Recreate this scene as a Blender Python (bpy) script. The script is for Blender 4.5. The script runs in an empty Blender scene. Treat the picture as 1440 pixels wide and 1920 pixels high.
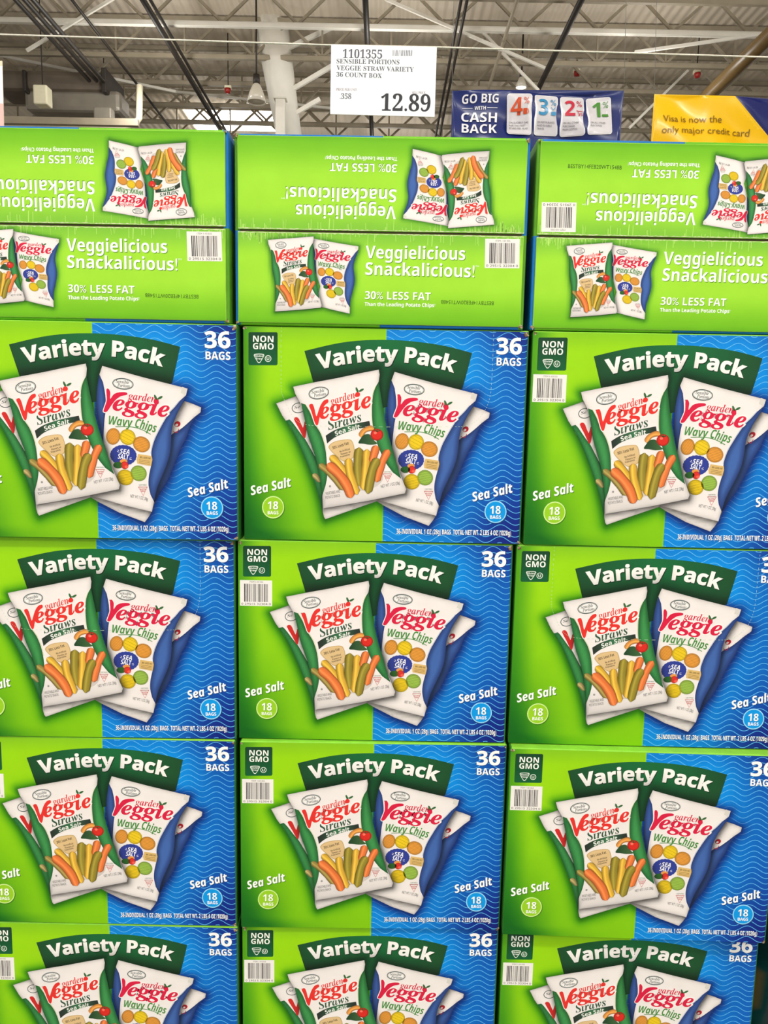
import bpy, bmesh, math, random
import numpy as np
from mathutils import Vector, Matrix
from mathutils.geometry import delaunay_2d_cdt

random.seed(7)
S = bpy.context.scene
COL = bpy.context.collection
PI = math.pi

# ------------------------------------------------------------------ camera
FPX = 1450.0                       # focal length in pixels of a 1440 x 1920 frame
ZB = 1.65                          # height of the joint under the top layer of cartons
CAM = Vector((0.004, -1.3661, -0.1343 + ZB))
PITCH, YAW, ROLL = -0.1364, 0.0013, 0.0189
cp, sp, cy, sy, cr, sr = math.cos(PITCH), math.sin(PITCH), math.cos(YAW), math.sin(YAW), math.cos(ROLL), math.sin(ROLL)
FWD = Vector((sy * cp, cy * cp, sp)); _r = Vector((cy, -sy, 0)); _u = _r.cross(FWD)
RIGHT = _r * cr + _u * sr; UP = -_r * sr + _u * cr
cd = bpy.data.cameras.new('camera'); cam = bpy.data.objects.new('camera', cd); COL.objects.link(cam)
cd.sensor_fit = 'VERTICAL'; cd.sensor_height = 36.0; cd.sensor_width = 27.0; cd.lens = FPX / 1920 * 36.0
cd.clip_start = 0.05; cd.clip_end = 200
m = Matrix.Identity(4)
for i in range(3):
    m[i][0] = RIGHT[i]; m[i][1] = UP[i]; m[i][2] = -FWD[i]; m[i][3] = CAM[i]
cam.matrix_world = m
S.camera = cam

def ray(px, py): return RIGHT * ((px - 720) / FPX) + UP * ((960 - py) / FPX) + FWD
def at_y(px, py, Y):
    d = ray(px, py); return CAM + d * ((Y - CAM.y) / d.y)
def at_z(px, py, Z):
    d = ray(px, py); return CAM + d * ((Z - CAM.z) / d.z)

# ------------------------------------------------------------------ light
S.view_settings.view_transform = 'Standard'; S.view_settings.look = 'None'
S.view_settings.gamma = 1.0; S.view_settings.use_curve_mapping = False
S.view_settings.exposure = 0.12
w = bpy.data.worlds.new('hall_daylight'); S.world = w; w.use_nodes = True
w.node_tree.nodes['Background'].inputs[0].default_value = (0.985, 0.99, 1.0, 1)
w.node_tree.nodes['Background'].inputs[1].default_value = 0.80
for lx in (-5.0, 0.0, 5.0):                      # added fill lights without fixtures, brightening cartons, roof and banners
    for ly in (-9.0, -4.0, 7.0, 15.0, 23.0):
        ld = bpy.data.lights.new('hall_fill_light', 'POINT'); ld.shadow_soft_size = 0.3
        ld.energy = 470 if ly < 0 else 210 if ly < 10 else 105
        ld.color = (1.0, 0.965, 0.92)
        lo = bpy.data.objects.new('hall_fill_light', ld); COL.objects.link(lo); lo.location = (lx, ly, 7.6)

# ------------------------------------------------------------------ helpers
def lin(c):
    c = np.asarray(c, float) / 255.0
    return np.where(c <= 0.04045, c / 12.92, ((c + 0.055) / 1.055) ** 2.4)

def mat(name, rgb=None, rough=0.5, spec=0.4, metal=0.0, attr=False, noise=0.0, nscale=20.0, bump=0.0, bscale=60.0, emit=0.0):
    mt = bpy.data.materials.new(name); mt.use_nodes = True
    nt = mt.node_tree; b = nt.nodes['Principled BSDF']
    b.inputs['Roughness'].default_value = rough; b.inputs['Metallic'].default_value = metal
    b.inputs['Specular IOR Level'].default_value = spec
    tc = nt.nodes.new('ShaderNodeTexCoord')
    if attr:
        a = nt.nodes.new('ShaderNodeAttribute'); a.attribute_name = 'Col'; src = a.outputs['Color']
    else:
        r = nt.nodes.new('ShaderNodeRGB'); r.outputs[0].default_value = (*lin(rgb), 1); src = r.outputs[0]
    if noise:
        n = nt.nodes.new('ShaderNodeTexNoise'); n.inputs['Scale'].default_value = nscale; n.inputs['Detail'].default_value = 4
        nt.links.new(tc.outputs['Object'], n.inputs['Vector'])
        mr = nt.nodes.new('ShaderNodeMapRange'); mr.inputs[1].default_value = .3; mr.inputs[2].default_value = .7
        mr.inputs[3].default_value = 1 - noise; mr.inputs[4].default_value = 1 + noise
        nt.links.new(n.outputs['Fac'], mr.inputs[0])
        mx = nt.nodes.new('ShaderNodeVectorMath'); mx.operation = 'SCALE'
        nt.links.new(src, mx.inputs[0]); nt.links.new(mr.outputs[0], mx.inputs['Scale']); src = mx.outputs[0]
    nt.links.new(src, b.inputs['Base Color'])
    if bump:
        n2 = nt.nodes.new('ShaderNodeTexNoise'); n2.inputs['Scale'].default_value = bscale; n2.inputs['Detail'].default_value = 3
        nt.links.new(tc.outputs['Object'], n2.inputs['Vector'])
        bp = nt.nodes.new('ShaderNodeBump'); bp.inputs['Strength'].default_value = bump; bp.inputs['Distance'].default_value = 0.01
        nt.links.new(n2.outputs['Fac'], bp.inputs['Height']); nt.links.new(bp.outputs[0], b.inputs['Normal'])
    if emit:
        nt.links.new(src, b.inputs['Emission Color']); b.inputs['Emission Strength'].default_value = emit
    return mt

M_PRINT = mat('printed_card', attr=True, rough=0.5, spec=0.22, noise=0.03, nscale=18, bump=0.03, bscale=25)
M_CARD = mat('carton_board', attr=True, rough=0.55, spec=0.25, noise=0.10, nscale=35, bump=0.06, bscale=60)
M_PAPER = mat('sign_paper', attr=True, rough=0.35, spec=0.4)
M_CLOTH = mat('banner_vinyl', attr=True, rough=0.28, spec=0.55, bump=0.02, bscale=9)
M_WHITE = mat('white_paint', (222, 218, 206), rough=.5, noise=.05, nscale=3)
M_STEEL = mat('cream_steel_paint', (150, 140, 120), rough=.55, noise=.08, nscale=4)
M_DARK = mat('black_pipe', (42, 37, 32), rough=.5, noise=.15, nscale=5)
M_TAN = mat('tan_steel', (104, 82, 44), rough=.4, noise=.12, nscale=5)
M_GALV = mat('galvanised_duct', (128, 122, 110), rough=.45, metal=.3, noise=.12, nscale=3)
M_DUCT = mat('brown_duct', (92, 82, 70), rough=.6, noise=.15, nscale=3)
M_RED = mat('red_lens', (150, 30, 24), rough=.3)
M_CREAM = mat('cream_plastic', (226, 220, 190), rough=.45, noise=.03)
M_STRING = mat('white_cord', (236, 230, 216), rough=.8, noise=.12, nscale=150)
M_WOOD = mat('pallet_wood', (150, 118, 82), rough=.8, noise=.2, nscale=9, bump=.1, bscale=30)
M_FLOOR = mat('polished_concrete', (150, 145, 136), rough=.35, noise=.08, nscale=1.2)
M_WALL = mat('wall_paint', (188, 182, 170), rough=.7, noise=.05, nscale=.6)
M_GLASS = mat('lamp_reflector', (205, 198, 182), rough=.2, spec=.6)
M_LAMP = mat('lamp_lens', (255, 250, 236), emit=3.0)
M_SKY = mat('skylight_panel', (255, 250, 238), emit=9.0)
M_RACK = mat('rack_steel', (120, 118, 112), rough=.5)

def link(name, data, parent=None):
    o = bpy.data.objects.new(name, data); COL.objects.link(o)
    if parent is not None: o.parent = parent
    return o
def thing(name, label, cat, loc=(0, 0, 0), rot=(0, 0, 0), group=None):
    o = link(name, None); o.location = loc; o.rotation_euler = rot; o.empty_display_size = .05
    return tag(o, label, cat, group)
def tag(o, label, cat, group=None):
    o['label'] = label; o['category'] = cat
    if group: o['group'] = group
    return o
def mesh_from(name, verts, faces, material, smooth=False):
    me = bpy.data.meshes.new(name); me.from_pydata([tuple(v) for v in verts], [], [tuple(f) for f in faces]); me.update()
    me.materials.append(material)
    if smooth: me.polygons.foreach_set('use_smooth', [True] * len(me.polygons))
    return me
def box_data(name, x0, x1, y0, y1, z0, z1, material, bev=0.0, seg=2):
    bm = bmesh.new()
    bmesh.ops.create_cube(bm, size=1.0)
    bmesh.ops.scale(bm, vec=(x1 - x0, y1 - y0, z1 - z0), verts=bm.verts)
    bmesh.ops.translate(bm, vec=((x0 + x1) / 2, (y0 + y1) / 2, (z0 + z1) / 2), verts=bm.verts)
    if bev: bmesh.ops.bevel(bm, geom=bm.edges[:], offset=bev, segments=seg, affect='EDGES', profile=.5)
    me = bpy.data.meshes.new(name); bm.to_mesh(me); bm.free(); me.materials.append(material)
    return me
def bar_data(name, a, b, wx, wz, material):
    """square bar from a to b"""
    a = Vector(a); b = Vector(b); d = (b - a).normalized()
    s = d.cross(Vector((0, 1, 0)))
    if s.length < 1e-3: s = Vector((1, 0, 0))
    s.normalize(); t = d.cross(s).normalized(); v = []
    for p in (a, b):
        for i, j in ((-1, -1), (1, -1), (1, 1), (-1, 1)): v.append(p + s * (i * wx / 2) + t * (j * wz / 2))
    return mesh_from(name, v, [(0, 3, 2, 1), (4, 5, 6, 7), (0, 1, 5, 4), (1, 2, 6, 5), (2, 3, 7, 6), (3, 0, 4, 7)], material)
def tube_data(name, pts, rad, material, n=10, caps=True):
    pts = [Vector(p) for p in pts]; rad = rad if isinstance(rad, (list, tuple)) else [rad] * len(pts)
    v, f = [], []; ref = None
    for i, p in enumerate(pts):
        d = (pts[min(i + 1, len(pts) - 1)] - pts[max(i - 1, 0)]).normalized()
        s = d.cross(Vector((0, 0, 1)) if abs(d.z) < .9 else Vector((1, 0, 0))).normalized(); t = d.cross(s)
        if ref is not None and s.dot(ref) < 0: s = -s; t = -t
        ref = s
        for k in range(n):
            a = 2 * PI * k / n; v.append(p + s * (math.cos(a) * rad[i]) + t * (math.sin(a) * rad[i]))
    for i in range(len(pts) - 1):
        for k in range(n):
            f.append((i * n + k, i * n + (k + 1) % n, (i + 1) * n + (k + 1) % n, (i + 1) * n + k))
    if caps: f.append(tuple(range(n))[::-1]); f.append(tuple(range((len(pts) - 1) * n, len(pts) * n)))
    return mesh_from(name, v, f, material, True)
def lathe_data(name, prof, material, n=20):
    v, f = [], []
    for r, z in prof:
        for k in range(n): v.append((r * math.cos(2 * PI * k / n), r * math.sin(2 * PI * k / n), z))
    for i in range(len(prof) - 1):
        for k in range(n): f.append((i * n + k, i * n + (k + 1) % n, (i + 1) * n + (k + 1) % n, (i + 1) * n + k))
    return mesh_from(name, v, f, material, True)

# ------------------------------------------------------------------ flat print
def homography(src, dst):
    A = []
    for (x, y), (u, v) in zip(src, dst):
        A.append([x, y, 1, 0, 0, 0, -u * x, -u * y, -u]); A.append([0, 0, 0, x, y, 1, -v * x, -v * y, -v])
    H = np.linalg.svd(np.array(A, float))[2][-1].reshape(3, 3)
    def f(P):
        P = np.asarray(P, float).reshape(-1, 2); q = np.c_[P, np.ones(len(P))] @ H.T
        return q[:, :2] / q[:, 2:]
    return f
def crop(x0, y0, s):
    def f(*pts):
        return [(x0 + p[0] / s, y0 + p[1] / s) for p in pts]
    return f
def pdist(P, poly):
    """signed distance to a closed polygon, positive outside"""
    P = np.asarray(P, float); q = np.asarray(poly, float); d = np.full(len(P), 1e9); ins = np.zeros(len(P), bool)
    for a, b in zip(q, np.roll(q, -1, 0)):
        ab = b - a; t = np.clip(((P - a) @ ab) / (ab @ ab + 1e-12), 0, 1)
        d = np.minimum(d, np.hypot(*(P - a - t[:, None] * ab).T))
        c = (a[1] > P[:, 1]) != (b[1] > P[:, 1])
        with np.errstate(divide='ignore', invalid='ignore'):
            ins ^= c & (P[:, 0] < (b[0] - a[0]) * (P[:, 1] - a[1]) / (b[1] - a[1] + 1e-12) + a[0])
    return np.where(ins, -d, d)
def smooth_poly(pts, n=5, closed=False):
    """Catmull-Rom through points"""
    P = [np.array(p, float) for p in pts]; out = []; N = len(P)
    for i in range(N if closed else N - 1):
        p0 = P[(i - 1) % N] if closed or i > 0 else P[0]; p1 = P[i]; p2 = P[(i + 1) % N]
        p3 = P[(i + 2) % N] if closed or i + 2 < N else P[-1]
        for k in range(n):
            t = k / n
            out.append(tuple(.5 * (2 * p1 + (p2 - p0) * t + (2 * p0 - 5 * p1 + 4 * p2 - p3) * t * t + (3 * p1 - p0 - 3 * p2 + p3) * t ** 3)))
    if not closed: out.append(tuple(P[-1]))
    return out

STY = {'bold': (0x1D5D4, 0x1D5EE, 0x1D7EC), 'boldit': (0x1D63C, 0x1D656, 0x1D7EC), 'serif': (0x1D400, 0x1D41A, 0x1D7CE),
       'serifit': (0x1D468, 0x1D482, 0x1D7CE), 'script': (0x1D4D0, 0x1D4EA, 0x1D7CE)}
_gl = {}
def glyphs(s, style, off):
    key = (s, style, round(off, 4))
    if key in _gl: return _gl[key]
    t = s
    if style in STY:
        U, L, D = STY[style]
        t = ''.join(chr(U + ord(c) - 65) if 'A' <= c <= 'Z' else chr(L + ord(c) - 97) if 'a' <= c <= 'z' else chr(D + ord(c) - 48) if '0' <= c <= '9' else c for c in s)
    c = bpy.data.curves.new('lettering', 'FONT'); c.body = t; c.resolution_u = 3; c.offset = off
    o = bpy.data.objects.new('lettering', c); COL.objects.link(o); bpy.context.view_layer.update()
    me = o.to_mesh(); v = np.array([tuple(q.co[:2]) for q in me.vertices]); f = [tuple(p.vertices) for p in me.polygons]
    o.to_mesh_clear(); bpy.data.objects.remove(o); bpy.data.curves.remove(c)
    _gl[key] = (v, f); return v, f

EPS = 5e-5
class Art:
    def __init__(s, M, shade=None, base=0): s.M = M; s.shade = shade; s.base = base; s.v = []; s.c = []; s.f = []; s.n = 0
    def add(s, P, faces, col, layer):
        P = np.asarray(P, float).reshape(-1, 2)
        c = col(P[:, 0], P[:, 1]) if callable(col) else np.tile(np.array(col, float), (len(P), 1))
        c = np.clip(np.asarray(c, float), 0, 255)
        if s.shade is not None: c = c * s.shade(P)
        q = s.M(P); s.v.append(np.c_[q[:, 0], np.full(len(q), -(layer + s.base) * EPS), q[:, 1]]); s.c.append(lin(np.clip(c, 0, 255)))
        s.f += [tuple(i + s.n for i in f) for f in faces]; s.n += len(P)
    def poly(s, pts, col, layer=0, step=None):
        pts = [tuple(p) for p in pts]; n = len(pts); V = [Vector(p) for p in pts]
        if step:
            q = np.array(pts); x0, y0 = q.min(0); x1, y1 = q.max(0)
            gx, gy = np.meshgrid(np.arange(x0 + step / 2, x1, step), np.arange(y0 + step / 2, y1, step))
            G = np.c_[gx.ravel(), gy.ravel()]; G = G[pdist(G, pts) < -step * .3]
            V += [Vector(p) for p in G]
        r = delaunay_2d_cdt(V, [], [list(range(n))], 1, 1e-6)
        s.add([tuple(p) for p in r[0]], [tuple(f) for f in r[2]], col, layer)
    def grid(s, x0, x1, y0, y1, nx, ny, col, layer=0):
        gx, gy = np.meshgrid(np.linspace(x0, x1, nx + 1), np.linspace(y0, y1, ny + 1))
        f = [(j * (nx + 1) + i, j * (nx + 1) + i + 1, (j + 1) * (nx + 1) + i + 1, (j + 1) * (nx + 1) + i) for j in range(ny) for i in range(nx)]
        s.add(np.c_[gx.ravel(), gy.ravel()], f, col, layer)
    def stroke(s, path, wd, col, layer=0, cols=None):
        """ribbon along a path; wd a number or list; cols = colours across the width"""
        P = np.array(path, float); n = len(P); wd = np.full(n, wd) if np.isscalar(wd) else np.array(wd, float)
        T = np.gradient(P, axis=0); T /= np.linalg.norm(T, axis=1)[:, None] + 1e-9; N = np.c_[T[:, 1], -T[:, 0]]
        k = 2 if cols is None else len(cols); o = np.linspace(-.5, .5, k)
        V = (P[:, None] + N[:, None] * (o[None, :, None] * wd[:, None, None])).reshape(-1, 2)
        f = [(i * k + j, i * k + j + 1, (i + 1) * k + j + 1, (i + 1) * k + j) for i in range(n - 1) for j in range(k - 1)]
        s.add(V, f, col if cols is None else (lambda X, Y: np.tile(np.array(cols, float), (n, 1))), layer)
    def capsule(s, path, wd, rgb, layer):
        p = np.array(smooth_poly(path, 5)); L = np.r_[0, np.cumsum(np.hypot(*np.diff(p, axis=0).T))]
        e = np.minimum(L, L[-1] - L) / (wd * .5); ww = wd * np.sqrt(np.clip(1 - (1 - np.clip(e, 0, 1)) ** 2, .02, 1)) * (1 + .05 * np.sin(L / wd * 3))
        r = np.array(rgb, float)
        s.stroke(p, ww, None, layer, cols=[r * .62, r * .9, r * 1.12 + 12, r, r * .95, r * .6])
    def ellipse(s, c, rx, ry, col, layer=0, ang=0.0, n=28, edge=None):
        a = np.linspace(0, 2 * PI, n, endpoint=False); ca, sa = math.cos(ang), math.sin(ang)
        X = c[0] + rx * np.cos(a) * ca - ry * np.sin(a) * sa; Y = c[1] + rx * np.cos(a) * sa + ry * np.sin(a) * ca
        P = np.r_[np.c_[X, Y], [c]]
        if edge is not None:
            c0, c1 = np.array(col, float), np.array(edge, float)
            P = np.r_[np.c_[X, Y], np.c_[c[0] + (X - c[0]) * .7, c[1] + (Y - c[1]) * .7], [c]]
            cc = np.r_[np.tile(c1, (n, 1)), np.tile(c0, (n + 1, 1))]
            s.add(P, [(i, (i + 1) % n, n + (i + 1) % n, n + i) for i in range(n)] + [(n + i, n + (i + 1) % n, 2 * n) for i in range(n)], lambda X, Y: cc, layer)
        else: s.add(P, [(i, (i + 1) % n, n) for i in range(n)], col, layer)
    def ring(s, c, rx, ry, wd, col, layer=0, ang=0.0, n=32):
        a = np.linspace(0, 2 * PI, n + 1); ca, sa = math.cos(ang), math.sin(ang)
        s.stroke(np.c_[c[0] + rx * np.cos(a) * ca - ry * np.sin(a) * sa, c[1] + rx * np.cos(a) * sa + ry * np.sin(a) * ca], wd, col, layer)
    def rrect(s, x0, y0, x1, y1, r, col, layer=0, step=None):
        p = []
        for cx, cyy, a0 in ((x1 - r, y0 + r, -90), (x1 - r, y1 - r, 0), (x0 + r, y1 - r, 90), (x0 + r, y0 + r, 180)):
            for k in range(5):
                a = math.radians(a0 + k * 22.5); p.append((cx + r * math.cos(a), cyy + r * math.sin(a)))
        s.poly(p, col, layer, step)
    def text(s, t, style, p0, p1, cap, col, layer=0, mid=None, shear=0.0, off=0.0, outline=None, ow=.03, shadow=None, sh=(.06, .06)):
        v, f = glyphs(t, style, off); H = glyphs('H', style, 0)[0]; hc = H[:, 1].max() - H[:, 1].min()
        v0 = glyphs(t, style, 0)[0]; x0, x1 = v0[:, 0].min(), v0[:, 0].max()
        p0 = np.array(p0, float); p1 = np.array(p1, float); cm = (2 * np.array(mid, float) - (p0 + p1) / 2) if mid is not None else (p0 + p1) / 2
        L = np.linalg.norm(p1 - p0)
        def place(v):
            h = v[:, 1] / hc * cap; u = ((v[:, 0] - x0) / (x1 - x0) + shear * h / L)[:, None]
            B = p0 * (1 - u) ** 2 + cm * 2 * u * (1 - u) + p1 * u * u; T = 2 * (1 - u) * (cm - p0) + 2 * u * (p1 - cm)
            T /= np.linalg.norm(T, axis=1)[:, None]
            return B + np.c_[T[:, 1], -T[:, 0]] * h[:, None]
        if shadow is not None: s.add(place(v) + np.array(sh) * cap, f, shadow, layer - 1.2)
        if outline is not None:
            vo, fo = glyphs(t, style, off + ow); s.add(place(vo), fo, outline, layer - .7)
        s.add(place(v), f, col, layer)
    def mesh(s, name, material=None):
        me = bpy.data.meshes.new(name); V = np.concatenate(s.v); C = np.concatenate(s.c)
        me.from_pydata(V.tolist(), [], s.f); me.update()
        a = me.color_attributes.new('Col', 'FLOAT_COLOR', 'POINT'); a.data.foreach_set('color', np.c_[C, np.ones(len(C))].astype(np.float32).ravel())
        # all print faces look towards the front (-y)
        n = np.empty(len(me.polygons) * 3, np.float32); me.polygons.foreach_get('normal', n)
        bm = bmesh.new(); bm.from_mesh(me); bm.faces.ensure_lookup_table()
        bmesh.ops.reverse_faces(bm, faces=[fc for fc in bm.faces if fc.normal.y > 0]); bm.to_mesh(me); bm.free()
        me.materials.append(material or M_PRINT); return me

# ------------------------------------------------------------------ the hall
def structure(name, me):
    o = link(name, me); o['kind'] = 'structure'; return o
structure('floor', box_data('floor', -30, 30, -20, 45, -.1, 0, M_FLOOR))
structure('wall_back', box_data('wall_back', -30, 30, 45, 45.2, 0, 11, M_WALL))
ZC, ZT = 9.0, 9.72
# roof deck with ribs and the light well of a skylight
def deck_mat():
    mt = mat('roof_deck', (222, 210, 190), rough=.6, noise=.10, nscale=.7)
    nt = mt.node_tree; b = nt.nodes['Principled BSDF']; tc = nt.nodes.new('ShaderNodeTexCoord')
    wv = nt.nodes.new('ShaderNodeTexWave'); wv.bands_direction = 'X'; wv.inputs['Scale'].default_value = 1.6; wv.inputs['Distortion'].default_value = 0
    nt.links.new(tc.outputs['Object'], wv.inputs['Vector'])
    bp = nt.nodes.new('ShaderNodeBump'); bp.inputs['Strength'].default_value = .5; bp.inputs['Distance'].default_value = .06
    nt.links.new(wv.outputs['Fac'], bp.inputs['Height']); nt.links.new(bp.outputs[0], b.inputs['Normal'])
    return mt
M_DECK = deck_mat()
structure('ceiling', box_data('ceiling', -30, 30, -20, 45, 9.85, 10.0, M_DECK))

# cream roof joists across the hall: bottom chord heights read off the photograph at x = 720
JY = [at_z(720, y, ZC).y for y in (-8, 52, 113, 163, 204, 236, 262)]
XL, XR = -13.5, 13.5
PAN = 1.5
_web = []
def joist(Y, mtl, i):
    t = thing('roof_joist', 'cream steel open web joist spanning the hall under the roof deck', 'roof joist', (0, Y, ZC), group='open web joists under the roof')
    link('bottom_chord', box_data('bottom_chord', XL, XR, -.05, .05, -.05, .05, mtl, .008, 1), t)
    link('top_chord', box_data('top_chord', XL, XR, -.05, .05, ZT - ZC, ZT - ZC + .09, mtl, .008, 1), t)
    if not _web:
        _web.append(bar_data('web', (0, 0, .03), (PAN / 2, 0, ZT - ZC), .05, .05, M_STEEL))
        _web.append(bar_data('web', (0, 0, .03), (-PAN / 2, 0, ZT - ZC), .05, .05, M_STEEL))
        _web.append(bar_data('post', (0, 0, .03), (0, 0, ZT - ZC), .04, .04, M_STEEL))
    x = XL + PAN / 2 + (i * .37 % PAN)
    while x < XR - PAN / 2:
        for k in range(2):
            o = link('web', _web[k], t); o.location = (x, 0, 0)
        if i % 2 == 0:
            o = link('post', _web[2], t); o.location = (x, 0, 0)
        x += PAN
for i, Y in enumerate(JY): joist(Y, M_WHITE if i == 1 else M_STEEL, i)

def pipe(name, label, cat, a, b, z, r, mtl, group=None, y1=40.0):
    """pipe running towards the back of the hall at height z through two photo pixels"""
    p, q = at_z(*a, z), at_z(*b, z); x = (p.x + q.x) / 2
    tag(link(name, tube_data(name, [(x, 8.0, z), (x, y1, z)], r, mtl, 10)), label, cat, group)
pipe('sprinkler_main', 'thick black sprinkler main running back under the roof', 'pipe', (262, 0), (392, 200), 8.72, .055, M_DARK)
pipe('sprinkler_branch', 'thin black pipe running alongside the thick black sprinkler main', 'pipe', (276, 0), (402, 200), 8.80, .03, M_DARK)
for k, (xa, xb) in enumerate(((34, 190), (50, 204), (66, 216))):
    pipe('conduit', 'dark conduit in the bundle of three above the brown duct', 'pipe', (xa, 0), (xb, 180), 8.30, .042, M_DARK, 'bundle of three dark conduits', 16.3)
pipe('conduit', 'thin dark conduit between the conduit bundle and the sprinkler main', 'pipe', (140, 0), (270, 180), 8.78, .028, M_DARK)
pipe('sprinkler_main', 'black sprinkler pipe passing behind the blue cash back banner', 'pipe', (1100, 0), (1000, 170), 8.74, .06, M_DARK)
pipe('conduit', 'thin grey conduit passing beside the white price sign', 'pipe', (866, 0), (830, 180), 8.7, .03, M_DARK, 'pair of conduits beside the price sign')
pipe('conduit', 'thin grey conduit passing beside the white price sign', 'pipe', (878, 0), (838, 180), 8.7, .03, M_DARK, 'pair of conduits beside the price sign')
pipe('conduit', 'thin dark conduit passing left of the blue banner head', 'pipe', (975, 0), (910, 170), 8.78, .035, M_STEEL)
pipe('sprinkler_branch', 'black pipe passing behind the white price sign', 'pipe', (686, 0), (694, 200), 8.72, .055, M_DARK)
# heavy tan beam coming down towards the yellow banner
a, b = at_z(1450, 60, 7.9), at_z(1322, 185, 7.9)
tag(link('crane_beam', tube_data('crane_beam', [(a.x, a.y - 2, 7.9), (a.x * .5 + b.x * .5, (a.y + b.y) / 2, 7.9), (b.x, b.y + 1, 7.9)], .14, M_TAN, 8)),
    'heavy tan steel pipe running back above the yellow banner', 'pipe')

# big painted leg of the roof frame and the post below it
YL = 17.0
t = thing('frame_leg', 'broad white tapered steel leg of the roof frame with two braces', 'steel leg', at_y(543, 262, YL))
base = t.location.copy()
top = at_y(496, -30, YL); bot = at_y(543, 262, YL)
sc = (YL - CAM.y) / FPX
link('shaft', tube_data('shaft', [top - base, bot - base], [32 * sc, 22 * sc], M_WHITE, 20), t)
for (p, q) in (((518, 101), (622, 51)), ((534, 176), (622, 124)), ((548, 216), (600, 186))):
    link('brace', bar_data('brace', at_y(*p, YL - .1) - base, at_y(*q, YL - .1) - base, 7 * sc, 6 * sc, M_WHITE), t)
p = at_y(525, 188, YL - .6); q = at_y(526, 300, YL - .6)
t2 = thing('post', 'square white post standing in front of the broad roof frame leg', 'post', (q.x, YL - .6, 0))
link('shaft', box_data('shaft', -8 * sc, 8 * sc, -.1, .1, 0, p.z, M_WHITE, .01, 1), t2)
link('cap_plate', box_data('cap_plate', -11 * sc, 11 * sc, -.13, .13, p.z, p.z + .03, M_WHITE, .005, 1), t2)

# loose bracing bars seen against the deck (each one a bar between two joists)
braces = [((50, 95), (214, -4), 17.0), ((0, 104), (330, 172), 19.5), ((330, 172), (640, 205), 19.5), ((722, -2), (1022, 128), 16.2),
          ((1445, 62), (1190, 98), 16.0), ((1180, 240), (1290, 132), 18.0), ((905, 60), (1010, 170), 18.5)]
for p, q, Y in braces:
    zt = min((p, q), key=lambda k: k[1]); Y = max([j for j in JY if j < at_z(*zt, 9.7).y] or [at_z(*zt, 9.6).y]) - .09
    A_, B_ = at_y(*p, Y), at_y(*q, Y)
    o = link('sway_brace', bar_data('sway_brace', (0, 0, 0), B_ - A_, .055, .05, M_WHITE)); o.location = A_
    tag(o, 'cream sway brace slanting between the roof joists', 'brace', 'sway braces between the joists')
# diagonals of the bright front joist right of the frame leg
# brown duct, beam and box at the left
def pbox(name, x0, y0, x1, y1, Y, dep, mtl, bev=.02):
    a = at_y(x0, y1, Y); b = at_y(x1, y0, Y)
    o = link(name, box_data(name, 0, b.x - a.x, 0, dep, 0, b.z - a.z, mtl, bev, 2)); o.location = a; return o
d = thing('air_duct', 'brown sheet metal air duct with flanges hanging at the ceiling', 'air duct', at_y(10, 200, 16.6))
def dpart(name, x0, y0, x1, y1, Y, dep, mtl, bev=.02):
    o = pbox(name, x0, y0, x1, y1, Y, dep, mtl, bev); o.location = o.location - d.location; o.parent = d; return o
dpart('trunk', -20, 132, 195, 166, 16.5, 1.0, M_DUCT, .12)
dpart('lower_trunk', 45, 168, 225, 206, 16.6, .7, M_GALV, .1)
dpart('flange', 190, 126, 198, 172, 16.4, 1.2, M_DARK)
dpart('flange', 42, 130, 47, 170, 16.4, 1.2, M_DARK)
ls = pbox('cabinet', 62, 158, 87, 194, 15.8, .3, M_CREAM, .03); lt = thing('loudspeaker', 'cream box loudspeaker hanging below the brown duct', 'loudspeaker', ls.location)
ls.location = (0, 0, 0); ls.parent = lt
link('hanger', tube_data('hanger', [(.15, .15, .4), (.15, .15, 9.85 - lt.location.z)], .012, M_DARK, 6), lt)
o = pbox('service_beam', -30, 222, 258, 230, 15.6, .12, M_STEEL, .01); tag(o, 'long cream steel beam just above the left lying carton', 'beam')
P = [at_y(-20, 236, 16.2), at_y(235, 236, 16.2), at_y(254, 231, 16.2), at_y(261, 222, 16.2), at_y(262, 160, 16.2)]
tag(link('drain_pipe', tube_data('drain_pipe', P, .07, M_CREAM, 10)), 'cream drain pipe with an elbow rising beside the duct', 'pipe')
tag(pbox('filter_box', 175, 200, 208, 222, 15.9, .25, M_GALV, .03), 'small grey metal box standing by the cream drain pipe', 'box')

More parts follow.
